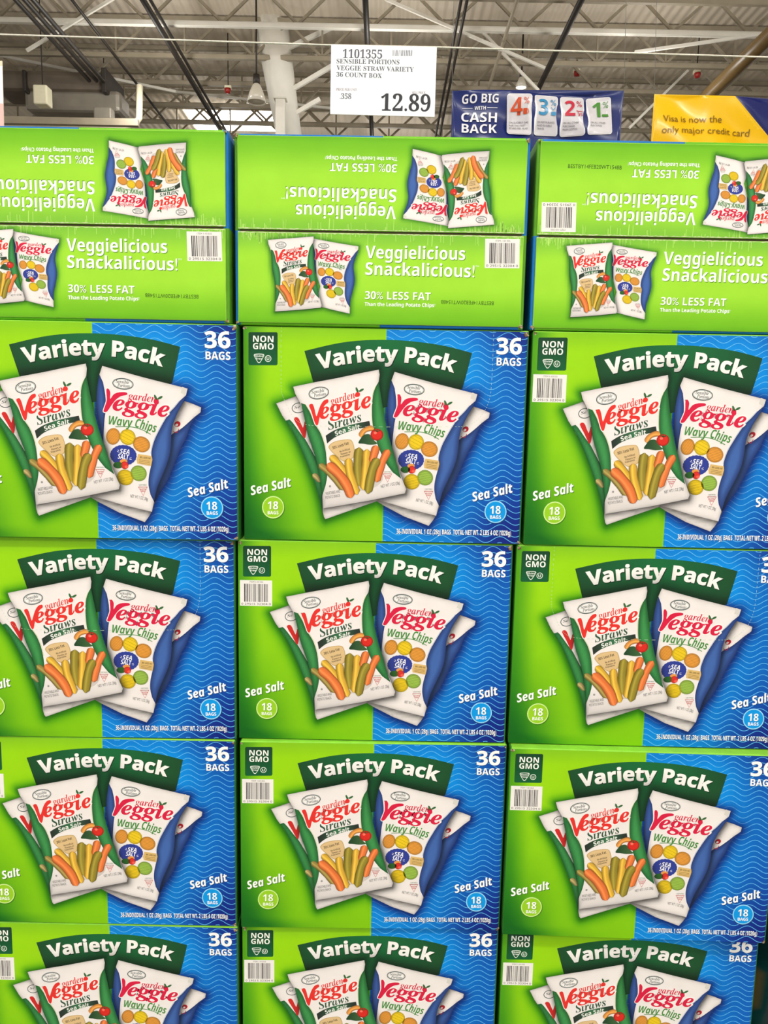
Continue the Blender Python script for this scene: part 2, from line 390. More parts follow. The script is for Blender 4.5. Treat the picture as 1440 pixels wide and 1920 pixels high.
# warning lights and lamps
def strobe(px, py, Y, label):
    c = at_y(px, py, Y); s = (Y - CAM.y) / FPX
    t = thing('strobe_light', label, 'strobe light', c)
    link('housing', box_data('housing', -6 * s, 6 * s, 0, .1, 0, 6 * s, M_CREAM, .01), t)
    link('lens', lathe_data('lens', [(0, -8 * s), (4.5 * s, -7.5 * s), (5.5 * s, -3 * s), (5.5 * s, 0), (0, 0)], M_RED, 14), t)
    link('stem', tube_data('stem', [(0, .05, 6 * s), (0, .05, 9.85 - c.z)], .012, M_DARK, 6), t)
strobe(195, 182, 18.8, 'red strobe light hanging in front of the grey duct')
strobe(427, 166, 17.5, 'red strobe light hanging beside the reflector lamp')
strobe(1082, 134, 18.5, 'red strobe light hanging above the blue banner')
strobe(1308, 137, 17.0, 'red strobe light hanging above the yellow banner')
def lamp(px, py, Y, r, lit, label):
    c = at_y(px, py, Y); s = (Y - CAM.y) / FPX; r *= s
    t = thing('high_bay_lamp', label, 'lamp', c)
    link('reflector', lathe_data('reflector', [(r * .2, r * 1.9), (r * .45, r * 1.6), (r * .75, r * .9), (r, 0), (r * .94, 0), (r * .7, r * .85), (r * .4, r * 1.5)], M_GLASS, 22), t)
    link('lens', lathe_data('lens', [(0, r * .1), (r * .9, r * .12), (r * .9, r * .16)], M_LAMP if lit else M_GLASS, 22), t)
    link('ballast', lathe_data('ballast', [(0, r * 2.7), (r * .35, r * 2.7), (r * .35, r * 1.8), (0, r * 1.8)], M_DARK, 14), t)
    link('hook', tube_data('hook', [(0, 0, r * 2.7), (0, 0, 9.85 - c.z)], .02, M_DARK, 6), t)
lamp(481, 192, 16.0, 17, False, 'bell shaped reflector lamp hanging beside the white frame leg')
lamp(977, 165, 17.0, 10, True, 'small lit lamp hanging above the blue banner')
# skylight
p, q = at_z(352, 196, 9.84), at_z(512, 244, 9.84)
sk = link('skylight', box_data('skylight', p.x - .2, q.x + .3, q.y, p.y, 9.80, 9.845, M_SKY, .01, 1)); tag(sk, 'glowing white skylight panel in the roof deck', 'skylight')

# ------------------------------------------------------------------ hanging banners
def banner_cloth(name, corners, Y, label, art_fn, seed):
    """corners TL TR BR BL pixels at distance Y"""
    q = [at_y(px, py, Y) for px, py in corners]
    t = thing(name, label, 'banner', q[3]); L = [p - q[3] for p in q]
    Wd = (L[1] - L[0]).length; Hd = (L[0] - L[3]).length
    hm = homography(corners, [(0, Hd), (Wd, Hd), (Wd, 0), (0, 0)])
    rnd = random.Random(seed); ph = [rnd.uniform(0, 6) for _ in range(6)]
    def bend(x, z):
        u = x / Wd; v = z / Hd
        y = .05 * math.sin(u * 9 + ph[0]) * (.4 + .6 * (1 - v)) + .018 * math.sin(u * 23 + v * 5 + ph[1]) + .05 * math.sin((u + v) * 7 + ph[2])
        X = L[3] * (1 - u) * (1 - v) + L[2] * u * (1 - v) + L[1] * u * v + L[0] * (1 - u) * v
        return X + Vector((0, y, 0))
    for nm, art in art_fn(hm, corners):
        me = art.mesh(nm, M_CLOTH)
        for v in me.vertices: yy = v.co.y * 130; v.co = bend(v.co.x, v.co.z) + Vector((0, yy, 0))
        me.polygons.foreach_set('use_smooth', [True] * len(me.polygons))
        link(nm, me, t)
    for k in (0, 1):
        link('hanging_cord', tube_data('hanging_cord', [bend(Wd * k, Hd), bend(Wd * k, Hd) + Vector((0, .3, 9.0 - q[0].z))], .004, M_RACK, 5), t)
    return t
K = crop(840, 150, 2.4)
def art_blue(M, corners):
    a = Art(M); navy = (24, 42, 108)
    a.poly(corners, navy, 0, 5)
    def tx(s, st, x0, y0, x1, y1, cap, col, **k): a.text(s, st, *K((x0, y0), (x1, y1)), cap / 2.4, col, 3, **k)
    W_ = (235, 235, 240)
    tx('GO BIG', 'bold', 64, 101, 225, 106, 36, W_); tx('WITH', 'bold', 120, 131, 170, 133, 15, W_)
    tx('CASH', 'bold', 60, 184, 219, 192, 44, W_); tx('BACK', 'bold', 60, 240, 217, 247, 44, W_)
    a.stroke(K((66, 121), (112, 123)), .8, W_, 3); a.stroke(K((176, 125), (222, 127)), .8, W_, 3)
    out = [('sheet', a)]
    cards = [(262, 72, 375, 248, '4', (214, 82, 40), ('ON ELIGIBLE GAS', 'FOR THE FIRST', '$7,000 PER YEAR')), (386, 74, 494, 250, '3', (40, 140, 190), ('ON RESTAURANTS', 'AND ELIGIBLE', 'TRAVEL')),
             (504, 76, 614, 252, '2', (200, 36, 66), ('ON ALL OTHER', 'PURCHASES', 'FROM COSTCO')), (624, 78, 732, 252, '1', (70, 140, 50), ('ON ALL OTHER', 'PURCHASES'))]
    for x0, y0, x1, y1, s, c, ls in cards:
        b = Art(M); (gx0, gy0), (gx1, gy1) = K((x0, y0), (x1, y1))
        b.rrect(gx0, gy0, gx1, gy1, 5, (238, 238, 240), 4, 8); b.rrect(gx0 + 1.2, gy0 + 1.2, gx1 - 1.2, gy1 - 1.2, 4, (214, 212, 216), 5, 8)
        dx = {'4': (17, 68), '3': (17, 60), '2': (18, 64), '1': (26, 60)}[s]
        b.text(s, 'bold', *K((x0 + dx[0], y0 + 92), (x0 + dx[1], y0 + 93)), 72 / 2.4, c, 7)
        b.text('%', 'sans', *K((x0 + 73, y0 + 48), (x0 + 98, y0 + 48)), 28 / 2.4, c, 7)
        ix, iy = K((x0 + 84, y0 + 76))[0]
        if s == '4':
            b.rrect(ix - 5, iy - 4, ix + 2, iy + 6, 1, c, 7); b.stroke([(ix + 3, iy - 3), (ix + 5, iy + 3), (ix + 3, iy + 5)], 1.2, c, 7)
        elif s == '3':
            b.rrect(ix - 4, iy, ix + 5, iy + 7, 1, c, 7); b.stroke([(ix - 4, iy - 8), (ix, iy - 3), (ix + 4, iy - 8)], 1.5, c, 7)
        elif s == '2':
            b.stroke([(ix - 6, iy - 3), (ix - 4, iy - 3), (ix - 2, iy + 3), (ix + 4, iy + 3), (ix + 6, iy - 2), (ix - 3, iy - 2)], 1.3, c, 7)
            b.ellipse((ix - 1, iy + 6), 1.4, 1.4, c, 7); b.ellipse((ix + 4, iy + 6), 1.4, 1.4, c, 7)
        else: b.rrect(ix - 7, iy + 1, ix + 7, iy + 6, 1, c, 7)
        for k, l in enumerate(ls):
            b.text(l, 'sans', *K((x0 + 12, y0 + 126 + 13 * k), (x0 + 12 + 5.6 * len(l), y0 + 127 + 13 * k)), 8 / 2.4, (96, 96, 104), 7)
        out.append(('offer_card', b))
    return out
banner_cloth('hanging_banner', [(848, 168), (1168, 172), (1160, 290), (846, 286)], 11.0,
             'blue vinyl banner reading GO BIG WITH CASH BACK with four white percentage cards', art_blue, 3)
def art_yellow(M, corners):
    a = Art(M)
    a.poly([(1229, 174), (1380, 183), (1462, 268), (1505, 318), (1220, 310)], (255, 204, 8), 0, 5)
    b = Art(M); b.poly([(1380, 183), (1530, 190), (1530, 318), (1505, 318), (1462, 268)], (36, 44, 110), 0, 5)
    a.text('Visa is now the', 'sans', *K((968, 186), (1242, 190)), 30 / 2.4, (130, 100, 34), 3)
    a.text('only major credit card', 'sans', *K((962, 238), (1372, 247)), 30 / 2.4, (130, 100, 34), 3)
    return [('yellow_sheet', a), ('blue_corner', b)]
banner_cloth('hanging_banner', [(1229, 174), (1530, 190), (1530, 318), (1220, 310)], 11.5,
             'yellow vinyl banner with a blue corner reading Visa is now the only major credit card', art_yellow, 8)

# ------------------------------------------------------------------ carton artwork (read off the carton second from the top, middle column)
W, H, D = 0.5, 0.37749, 0.31519
QF = [(453.7, 614), (994.5, 622), (979, 1018.5), (456.7, 1010)]
MF = homography(QF, [(-W / 2, H), (W / 2, H), (W / 2, 0), (-W / 2, 0)])
UVF = homography(QF, [(0, 0), (1, 0), (1, 1), (0, 1)]); PXF = homography([(0, 0), (1, 0), (1, 1), (0, 1)], QF)
A = crop(440, 600, 2.5263); B = crop(540, 690, 6.5455); C = crop(720, 690, 6.4)
def A1(x, y): return A((x, y))[0]
bag1 = B((65, 245), (330, 190), (600, 140), (860, 85), (1115, 35), (1126, 95)) + smooth_poly(B((1115, 180), (1140, 330), (1165, 480), (1205, 680), (1250, 870), (1310, 1070), (1360, 1240), (1400, 1340), (1457, 1480)), 3) + \
    B((1442, 1530), (1000, 1620), (700, 1672), (440, 1715)) + smooth_poly(B((430, 1600), (425, 1530), (405, 1400), (380, 1250), (340, 1100), (290, 950), (240, 800), (200, 600), (160, 460), (90, 330)), 3)
bag2 = C((130, 60), (360, 125), (600, 190), (860, 255), (1125, 320), (1103, 398)) + smooth_poly(C((1060, 490), (1000, 590), (940, 720), (912, 820), (900, 950), (880, 1080), (840, 1200), (780, 1330), (710, 1480), (665, 1640), (635, 1760)), 3) + \
    C((300, 1680), (0, 1595), (-95, 1570), (60, 1400), (140, 1200), (100, 950)) + smooth_poly(C((70, 800), (42, 640), (40, 490), (60, 310), (92, 160)), 3)
bag1b = A((197, 400), (290, 366), (400, 380), (600, 600), (700, 845), (668, 858), (560, 895), (432, 940)) + smooth_poly(A((425, 930), (405, 850), (380, 770), (345, 680), (310, 600), (275, 530), (225, 455)), 3)
bag2b = C((1080, 465), (1180, 500), (1275, 540), (1265, 595)) + smooth_poly(C((1200, 660), (1135, 760), (1085, 890), (1010, 1020), (930, 1200), (840, 1390), (750, 1520), (680, 1640), (620, 1780), (545, 1880)), 3) + C((250, 1770), (0, 1640), (-90, 1585), (300, 1480), (700, 1000), (900, 700))
ban = smooth_poly(A((330, 155), (480, 120), (600, 105), (730, 102), (860, 110), (1000, 130), (1125, 162)), 4) + A((1105, 240), (1080, 330), (700, 420), (375, 310), (352, 230))
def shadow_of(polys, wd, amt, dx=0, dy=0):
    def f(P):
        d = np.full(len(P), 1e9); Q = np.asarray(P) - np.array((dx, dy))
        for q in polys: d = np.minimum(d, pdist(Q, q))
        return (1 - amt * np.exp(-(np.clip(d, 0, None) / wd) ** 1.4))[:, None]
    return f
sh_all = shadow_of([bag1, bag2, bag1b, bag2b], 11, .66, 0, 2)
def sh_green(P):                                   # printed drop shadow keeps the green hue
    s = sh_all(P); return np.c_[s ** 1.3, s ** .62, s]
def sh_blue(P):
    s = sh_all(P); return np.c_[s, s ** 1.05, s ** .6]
def mix(a, b, t):
    t = np.clip(t, 0, 1)[:, None]; return np.array(a, float) * (1 - t) + np.array(b, float) * t
def ss(e0, e1, x):
    t = np.clip((x - e0) / (e1 - e0), 0, 1); return t * t * (3 - 2 * t)
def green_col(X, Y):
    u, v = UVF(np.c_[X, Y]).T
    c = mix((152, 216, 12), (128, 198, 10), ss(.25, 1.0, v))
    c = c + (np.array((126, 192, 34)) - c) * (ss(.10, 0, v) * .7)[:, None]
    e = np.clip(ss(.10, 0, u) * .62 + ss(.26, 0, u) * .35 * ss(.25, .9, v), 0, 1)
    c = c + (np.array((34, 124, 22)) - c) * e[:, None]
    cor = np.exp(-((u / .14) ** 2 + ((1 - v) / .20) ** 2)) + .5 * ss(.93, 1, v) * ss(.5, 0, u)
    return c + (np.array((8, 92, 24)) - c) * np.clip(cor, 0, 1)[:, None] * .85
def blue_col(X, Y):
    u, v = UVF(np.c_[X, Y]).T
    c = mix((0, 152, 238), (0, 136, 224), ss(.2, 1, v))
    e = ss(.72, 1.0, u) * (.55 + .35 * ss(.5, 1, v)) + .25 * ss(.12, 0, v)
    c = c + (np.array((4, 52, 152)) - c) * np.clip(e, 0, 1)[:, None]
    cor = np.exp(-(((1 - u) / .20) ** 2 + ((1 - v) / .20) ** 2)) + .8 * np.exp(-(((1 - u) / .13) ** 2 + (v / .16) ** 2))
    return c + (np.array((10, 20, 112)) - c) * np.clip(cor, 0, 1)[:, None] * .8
UB = .502
def uvpx(u, v): return PXF([(u, v)])[0]
def uvgrid(a, u0, u1, v0, v1, nx, ny, col, layer):
    g = np.meshgrid(np.linspace(u0, u1, nx + 1), np.linspace(v0, v1, ny + 1)); P = PXF(np.c_[g[0].ravel(), g[1].ravel()])
    a.add(P, [(j * (nx + 1) + i, j * (nx + 1) + i + 1, (j + 1) * (nx + 1) + i + 1, (j + 1) * (nx + 1) + i) for j in range(ny) for i in range(nx)], col, layer)
V0, V1, U0, U1 = .007, .996, .004, .992
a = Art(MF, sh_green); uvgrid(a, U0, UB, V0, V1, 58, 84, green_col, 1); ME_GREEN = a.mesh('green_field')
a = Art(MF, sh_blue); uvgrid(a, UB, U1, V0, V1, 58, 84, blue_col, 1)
k = -2
while k < 38:                                       # pale wave lines over the blue half
    us = np.linspace(UB, U1, 90); vs = k * .0288 + .0269 - .0150 * np.cos((us - .9243) / .105 * 2 * PI)
    ok = (vs > V0 + .002) & (vs < V1 - .002); run = []
    for i in range(91):
        if i < 90 and ok[i]: run.append((us[i], vs[i]))
        elif len(run) > 2: a.stroke(PXF(run), 1.1, (96, 188, 244), 2); run = []
        else: run = []
    k += 1
ME_BLUE = a.mesh('blue_field')
# banner
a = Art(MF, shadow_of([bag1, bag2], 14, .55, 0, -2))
def ban_col(X, Y):
    x = (np.asarray(X) - A1(727, 0)[0]) / 158; return mix((22, 106, 58), (26, 74, 42), np.abs(x) ** 1.3)
a.poly(ban, ban_col, 3, 7)
a.text('Variety Pack', 'bold', A1(402, 240), A1(1036, 252), 70 / 2.5263, (248, 248, 244), 6, mid=A1(720, 201), off=.022, shadow=(8, 44, 22), sh=(.05, .06))
ME_BANNER = a.mesh('variety_banner')
# badge
a = Art(MF); (x0, y0), (x1, y1) = A((65, 68), (203, 222))
a.rrect(x0, y0, x1, y1, 3, lambda X, Y: mix((20, 66, 40), (16, 92, 52), (np.asarray(Y) - y0) / 60), 3, 8)
a.text('NON', 'bold', *A((86, 113), (183, 115)), 29 / 2.5263, (246, 248, 240), 4); a.text('GMO', 'bold', *A((86, 147), (184, 149)), 29 / 2.5263, (246, 248, 240), 4)
tri = smooth_poly(A((90, 176), (100, 169), (130, 169), (140, 176), (122, 208), (115, 212), (108, 208)), 2, True)
a.poly(tri, (226, 238, 226), 4); cx_, cy_ = np.mean(tri, 0); a.poly([(cx_ + (p[0] - cx_) * .84, cy_ + (p[1] - cy_) * .82) for p in tri], (16, 84, 48), 5)
a.text('Gluten', 'bold', *A((96, 184), (134, 184)), 9 / 2.5263, (236, 244, 236), 6); a.text('Free', 'bold', *A((101, 196), (129, 196)), 9 / 2.5263, (236, 244, 236), 6)
a.ring(A1(158, 191), 5.5, 5.5, 1.2, (226, 238, 226), 5); a.text('U', 'bold', *A((151, 198), (164, 198)), 14 / 2.5263, (226, 238, 226), 6)
ME_BADGE = a.mesh('non_gmo_badge')
WH = (248, 250, 250)
a = Art(MF)
a.text('36', 'bold', *A((1242, 166), (1360, 167)), 75 / 2.5263, WH, 5, off=.012, shadow=(6, 52, 120), sh=(.03, .03)); a.text('BAGS', 'bold', *A((1242, 219), (1358, 221)), 36 / 2.5263, WH, 5, off=.006, shadow=(6, 52, 120), sh=(.05, .05))
ME_COUNT = a.mesh('bag_count')
def seasalt(nm, p, q, c, fill, rim, dark):
    a = Art(MF); a.text('Sea Salt', 'boldit', A1(*p), A1(*q), 42 / 2.5263, WH, 5, off=.010, shadow=dark, sh=(.08, .08)); l1 = a.mesh('flavour_lettering')
    b = Art(MF); b.ellipse(A1(c[0] + 2, c[1] + 3), 21.5, 21.5, dark, 3); b.ellipse(A1(*c), 20.8, 20.8, rim, 4); b.ellipse(A1(*c), 18.8, 18.8, fill, 5)
    b.text('18', 'bold', *A((c[0] - 26, c[1] + 9), (c[0] + 24, c[1] + 10)), 37 / 2.5263, WH, 7, shadow=dark, sh=(.04, .04))
    b.text('BAGS', 'bold', *A((c[0] - 26, c[1] + 33), (c[0] + 26, c[1] + 33)), 16 / 2.5263, WH, 7)
    return l1, b.mesh('count_roundel')
ME_SS1, ME_R1 = seasalt('l', (80, 829), (272, 786), (183, 885), (150, 206, 36), (206, 240, 150), (60, 120, 10))
ME_SS2, ME_R2 = seasalt('r', (1133, 855), (1325, 811), (1240, 903), (0, 152, 232), (150, 216, 250), (6, 56, 120))
a = Art(MF); a.text('36-INDIVIDUAL 1 OZ (28g) BAGS  TOTAL NET WT. 2 LBS 4 OZ (1020g)', 'bold', *A((770, 1007), (1314, 1014)), 23 / 2.5263, WH, 4, shadow=(6, 40, 100), sh=(.08, .08))
ME_NET = a.mesh('net_weight_line')
# barcode sticker area
def barcode(art, x0, y0, x1, y1, layer, seed=5):
    art.poly([(x0, y0), (x1, y0), (x1, y1), (x0, y1)], (238, 236, 232), layer)
    r = random.Random(seed); w_, h_ = x1 - x0, y1 - y0; x = x0 + .13 * w_
    while x < x0 + .87 * w_:
        b = r.choice((.010, .016, .026)) * w_
        art.poly([(x, y0 + .14 * h_), (x + b, y0 + .14 * h_), (x + b, y0 + .84 * h_), (x, y0 + .84 * h_)], (38, 34, 40), layer + 1)
        x += b + r.choice((.012, .018, .030)) * w_
    art.text('0 29515 32304 0', 'sans', (x0 + .04 * w_, y0 + .96 * h_), (x0 + .96 * w_, y0 + .96 * h_), .08 * h_, (70, 66, 70), layer + 1)
    art.text('ITEM 1101355', 'sans', (x0 + .3 * w_, y0 + .1 * h_), (x0 + .72 * w_, y0 + .1 * h_), .06 * h_, (90, 86, 90), layer + 1)
a = Art(lambda P: np.c_[-W / 2 + np.asarray(P)[:, 0] * W, H - np.asarray(P)[:, 1] * H]); barcode(a, .010, .198, .127, .325, 4); ME_BARCODE = a.mesh('barcode_panel')
# tear-open perforation
a = Art(MF); pth = smooth_poly(A((222, 45), (220, 200), (222, 330), (235, 380), (285, 470), (350, 500), (500, 506), (720, 508), (1000, 506), (1110, 498), (1180, 440), (1213, 350), (1222, 200), (1228, 55)), 14)
for i in range(0, len(pth) - 1, 2): a.stroke([pth[i], pth[i + 1]], .55, (190, 214, 190), 48)
ME_PERF = a.mesh('tear_perforation')

# ---- the two snack bag pictures, drawn in photo pixels of that carton
def bagwhite(poly, lo=196):
    def f(X, Y):
        d = -pdist(np.c_[X, Y], poly); return mix((238, 234, 232), (lo, lo - 4, lo - 6), np.exp(-np.clip(d, 0, None) / 3.2))
    return f
def straws_front(a):
    a.poly(bag1, lambda X, Y: bagwhite(bag1)(X, Y) * (1 - .10 * ss(880, 960, np.asarray(Y)))[:, None], 0, 5)
    left = smooth_poly(B((160, 440), (200, 600), (240, 800), (290, 950), (340, 1100), (380, 1250), (405, 1400), (428, 1555)), 3) + smooth_poly(B((465, 1440), (485, 1330), (482, 1200), (472, 1060), (448, 930), (400, 800), (330, 690), (275, 560), (215, 460)), 3)
    right = smooth_poly(B((1115, 180), (1140, 330), (1165, 480), (1205, 680), (1250, 870), (1310, 1070), (1360, 1240), (1398, 1355)), 3) + smooth_poly(B((1290, 1275), (1200, 1155), (1140, 1030), (1100, 930), (1070, 820), (1045, 710), (1035, 600), (1035, 450), (1050, 320), (1085, 230)), 3)
    for pl in (left, right):
        def gc(X, Y, pl=pl):
            d = -pdist(np.c_[X, Y], pl); return mix((30, 92, 48), (62, 146, 78), np.clip(d, 0, None) / 9)
        a.poly(pl, gc, 1, 4)
    a.stroke(smooth_poly(B((215, 455), (280, 560), (338, 690), (408, 800), (456, 930), (480, 1060)), 3), .7, (196, 206, 120), 2)
    a.stroke(smooth_poly(B((1080, 235), (1044, 320), (1029, 450), (1029, 600), (1040, 710)), 3), .7, (196, 206, 120), 2)
    logo(a, B, (380, 320), 122, 70, -.17)
    veg(a, B, [(260, 470), (300, 450), (325, 500), (350, 600), (372, 545), (400, 470), (440, 412), (490, 395), (498, 430), (460, 462), (425, 520), (392, 610), (372, 700), (345, 705), (318, 640), (288, 540)],
        (402, 636), (1040, 478), 190, (530, 465), (832, 378), 92, (857, 336), (226, 50, 44), -1)
    a.text('Straws', 'serifit', *B((500, 768), (915, 652)), 112 / 6.5455, (46, 84, 62), 5)
    rib = smooth_poly(B((465, 835), (560, 775), (700, 722), (860, 682), (1002, 655)), 3) + smooth_poly(B((1016, 722), (880, 748), (700, 802), (570, 860), (484, 930)), 3)
    a.poly(rib, lambda X, Y: mix((56, 118, 78), (40, 50, 44), np.abs(np.asarray(X) - B((740, 0))[0][0]) / 36), 4, 6)
    a.text('Sea Salt', 'bold', *B((588, 838), (884, 750)), 54 / 6.5455, (236, 240, 232), 6, mid=B((736, 784))[0], shear=.1)
    fan = smooth_poly(B((500, 965), (560, 912), (660, 886), (765, 880), (802, 920), (822, 1000), (812, 1095), (700, 1150), (590, 1075), (530, 1020)), 3, True)
    a.poly(fan, (198, 168, 112), 4); cc = np.mean(fan, 0); a.poly([tuple(cc + (np.array(p) - cc) * .93) for p in fan], (220, 190, 138), 5)
    a.text('30% Less Fat', 'bold', *B((552, 1000), (752, 938)), 34 / 6.5455, (70, 56, 40), 6)
    for i_, (s_, x_) in enumerate((('No Artificial', 640), ('Flavors or', 655), ('Preservatives', 650))):
        a.text(s_, 'bold', *B((x_, 1038 + 32 * i_), (x_ + 125 - 5 * i_, 1005 + 32 * i_)), 22 / 6.5455, (80, 64, 46), 6)
    # carrot, spinach and tomato
    a.capsule(B((890, 850), (930, 780), (1000, 745), (1060, 750)), 10, (224, 150, 70), 5)
    a.poly(smooth_poly(B((868, 922), (898, 865), (938, 822), (1008, 818), (1062, 890), (1100, 930), (1010, 942), (930, 930)), 3, True), lambda X, Y: mix((30, 66, 40), (60, 96, 56), (np.asarray(X) - 673) / 26), 6, 4)
    a.ellipse(B((1095, 820))[0], 12, 11, (214, 44, 34), 7, edge=(150, 22, 20)); a.ellipse(B((1075, 800))[0], 3, 2.4, (240, 120, 100), 8)
    for q in ((1062, 762), (1100, 752), (1135, 770)): a.stroke(B((1095, 782), q), 1.6, (40, 80, 36), 8)
    YEL, ORG, OLV, TAN = (222, 176, 62), (232, 122, 62), (150, 136, 48), (156, 138, 70)
    a.ellipse(B((860, 1330))[0], 48, 26, (206, 200, 196), 4.6)
    for i_, (p_, w_, c_) in enumerate((([(520, 1080), (620, 1170), (720, 1310)], 80, YEL), ([(385, 1180), (520, 1290), (690, 1490)], 68, TAN), ([(880, 975), (862, 1200), (885, 1440)], 100, OLV),
                      ([(975, 995), (960, 1240), (930, 1490)], 88, YEL), ([(1090, 950), (1060, 1060), (1030, 1160)], 86, ORG), ([(745, 1105), (768, 1300), (858, 1545)], 88, YEL),
                      ([(1242, 1000), (1160, 1160), (1090, 1395)], 82, ORG), ([(1112, 1105), (1040, 1250), (985, 1535)], 96, OLV), ([(485, 1175), (620, 1290), (725, 1430), (785, 1585)], 106, ORG))):
        a.capsule(B(*p_), w_ * 1.16 / 6.5455, c_, 8 + i_)
    a.text('VEGETABLE AND', 'sans', *B((468, 1552), (648, 1522)), 34 / 6.5455, (120, 118, 116), 5); a.text('POTATO SNACK', 'sans', *B((468, 1602), (648, 1572)), 34 / 6.5455, (120, 118, 116), 5)
    a.text('NET WT 1 OZ (28g)', 'sans', *B((1150, 1465), (1382, 1418)), 36 / 6.5455, (110, 108, 106), 5)
    certified(a, B, 1228, 1340); a.ellipse(B((520, 1447))[0], 2, 2, (150, 150, 148), 5)
def certified(a, Q, x, y):
    t_ = Q((x - 52, y - 45), (x + 52, y - 45), (x, y + 55)); a.stroke(list(t_) + [t_[0], t_[1]], 1.1, (206, 92, 88), 5)
    a.text('GLUTEN', 'bold', *Q((x - 34, y - 12), (x + 34, y - 12)), 2.6, (206, 92, 88), 6); a.text('FREE', 'bold', *Q((x - 22, y + 12), (x + 22, y + 12)), 2.6, (206, 92, 88), 6)
    a.text('CERTIFIED', 'sans', *Q((x - 46, y - 62), (x + 46, y - 62)), 2.4, (120, 140, 120), 6)
def logo(a, Q, c, rx, ry, ang):
    s = abs(Q((1, 0))[0][0] - Q((0, 0))[0][0]); c_ = Q(c)[0]
    a.ellipse(c_, rx * s, ry * s, (244, 242, 240), 4, ang); a.ring(c_, rx * s, ry * s, 1.5, (66, 82, 80), 5, ang); a.ring(c_, rx * s * .90, ry * s * .86, .6, (120, 132, 130), 5, ang)
    ca, sa = math.cos(ang), math.sin(ang)
    for s_, dy, w_ in (('Sensible', -4, .66), ('Portions', 40, .62)):
        ox = 10 if dy > 0 else -8
        p = [(c[0] + (ox + k * rx * w_) * ca - dy * sa, c[1] + (ox + k * rx * w_) * sa + dy * ca) for k in (-1, 1)]
        a.text(s_, 'serifit', *Q(*p), 40 * s, (84, 94, 94), 6)
def veg(a, Q, V, e0, e1, cap, g0, g1, gcap, dot, red, tilt):
    s = abs(Q((1, 0))[0][0] - Q((0, 0))[0][0]); vp = smooth_poly(Q(*V), 3, True); cen = np.mean(vp, 0)
    a.stroke(list(vp) + [vp[0], vp[1]], 3.0, (246, 242, 240), 4.4)
    a.text('eggie', 'serifit', *Q(e0, e1), cap * s, red, 6, off=.012, outline=(246, 242, 240), ow=.05)
    a.text('garden', 'serifit', *Q(g0, g1), gcap * s, red, 6, off=0, outline=(246, 242, 240), ow=.05)
    a.poly(vp, red, 7)
    a.ellipse(Q(dot)[0], 30 * s, 30 * s, red, 7)
    for q, r_ in (((dot[0] + 45, dot[1] - 52), -.5), ((dot[0] - 8, dot[1] - 55), 1.2)): a.ellipse(Q(q)[0], 34 * s, 13 * s, (50, 104, 56), 7, r_)
    a.stroke(Q((dot[0], dot[1] - 25), (dot[0] + 12, dot[1] - 50)), 1.2, (50, 104, 56), 7)
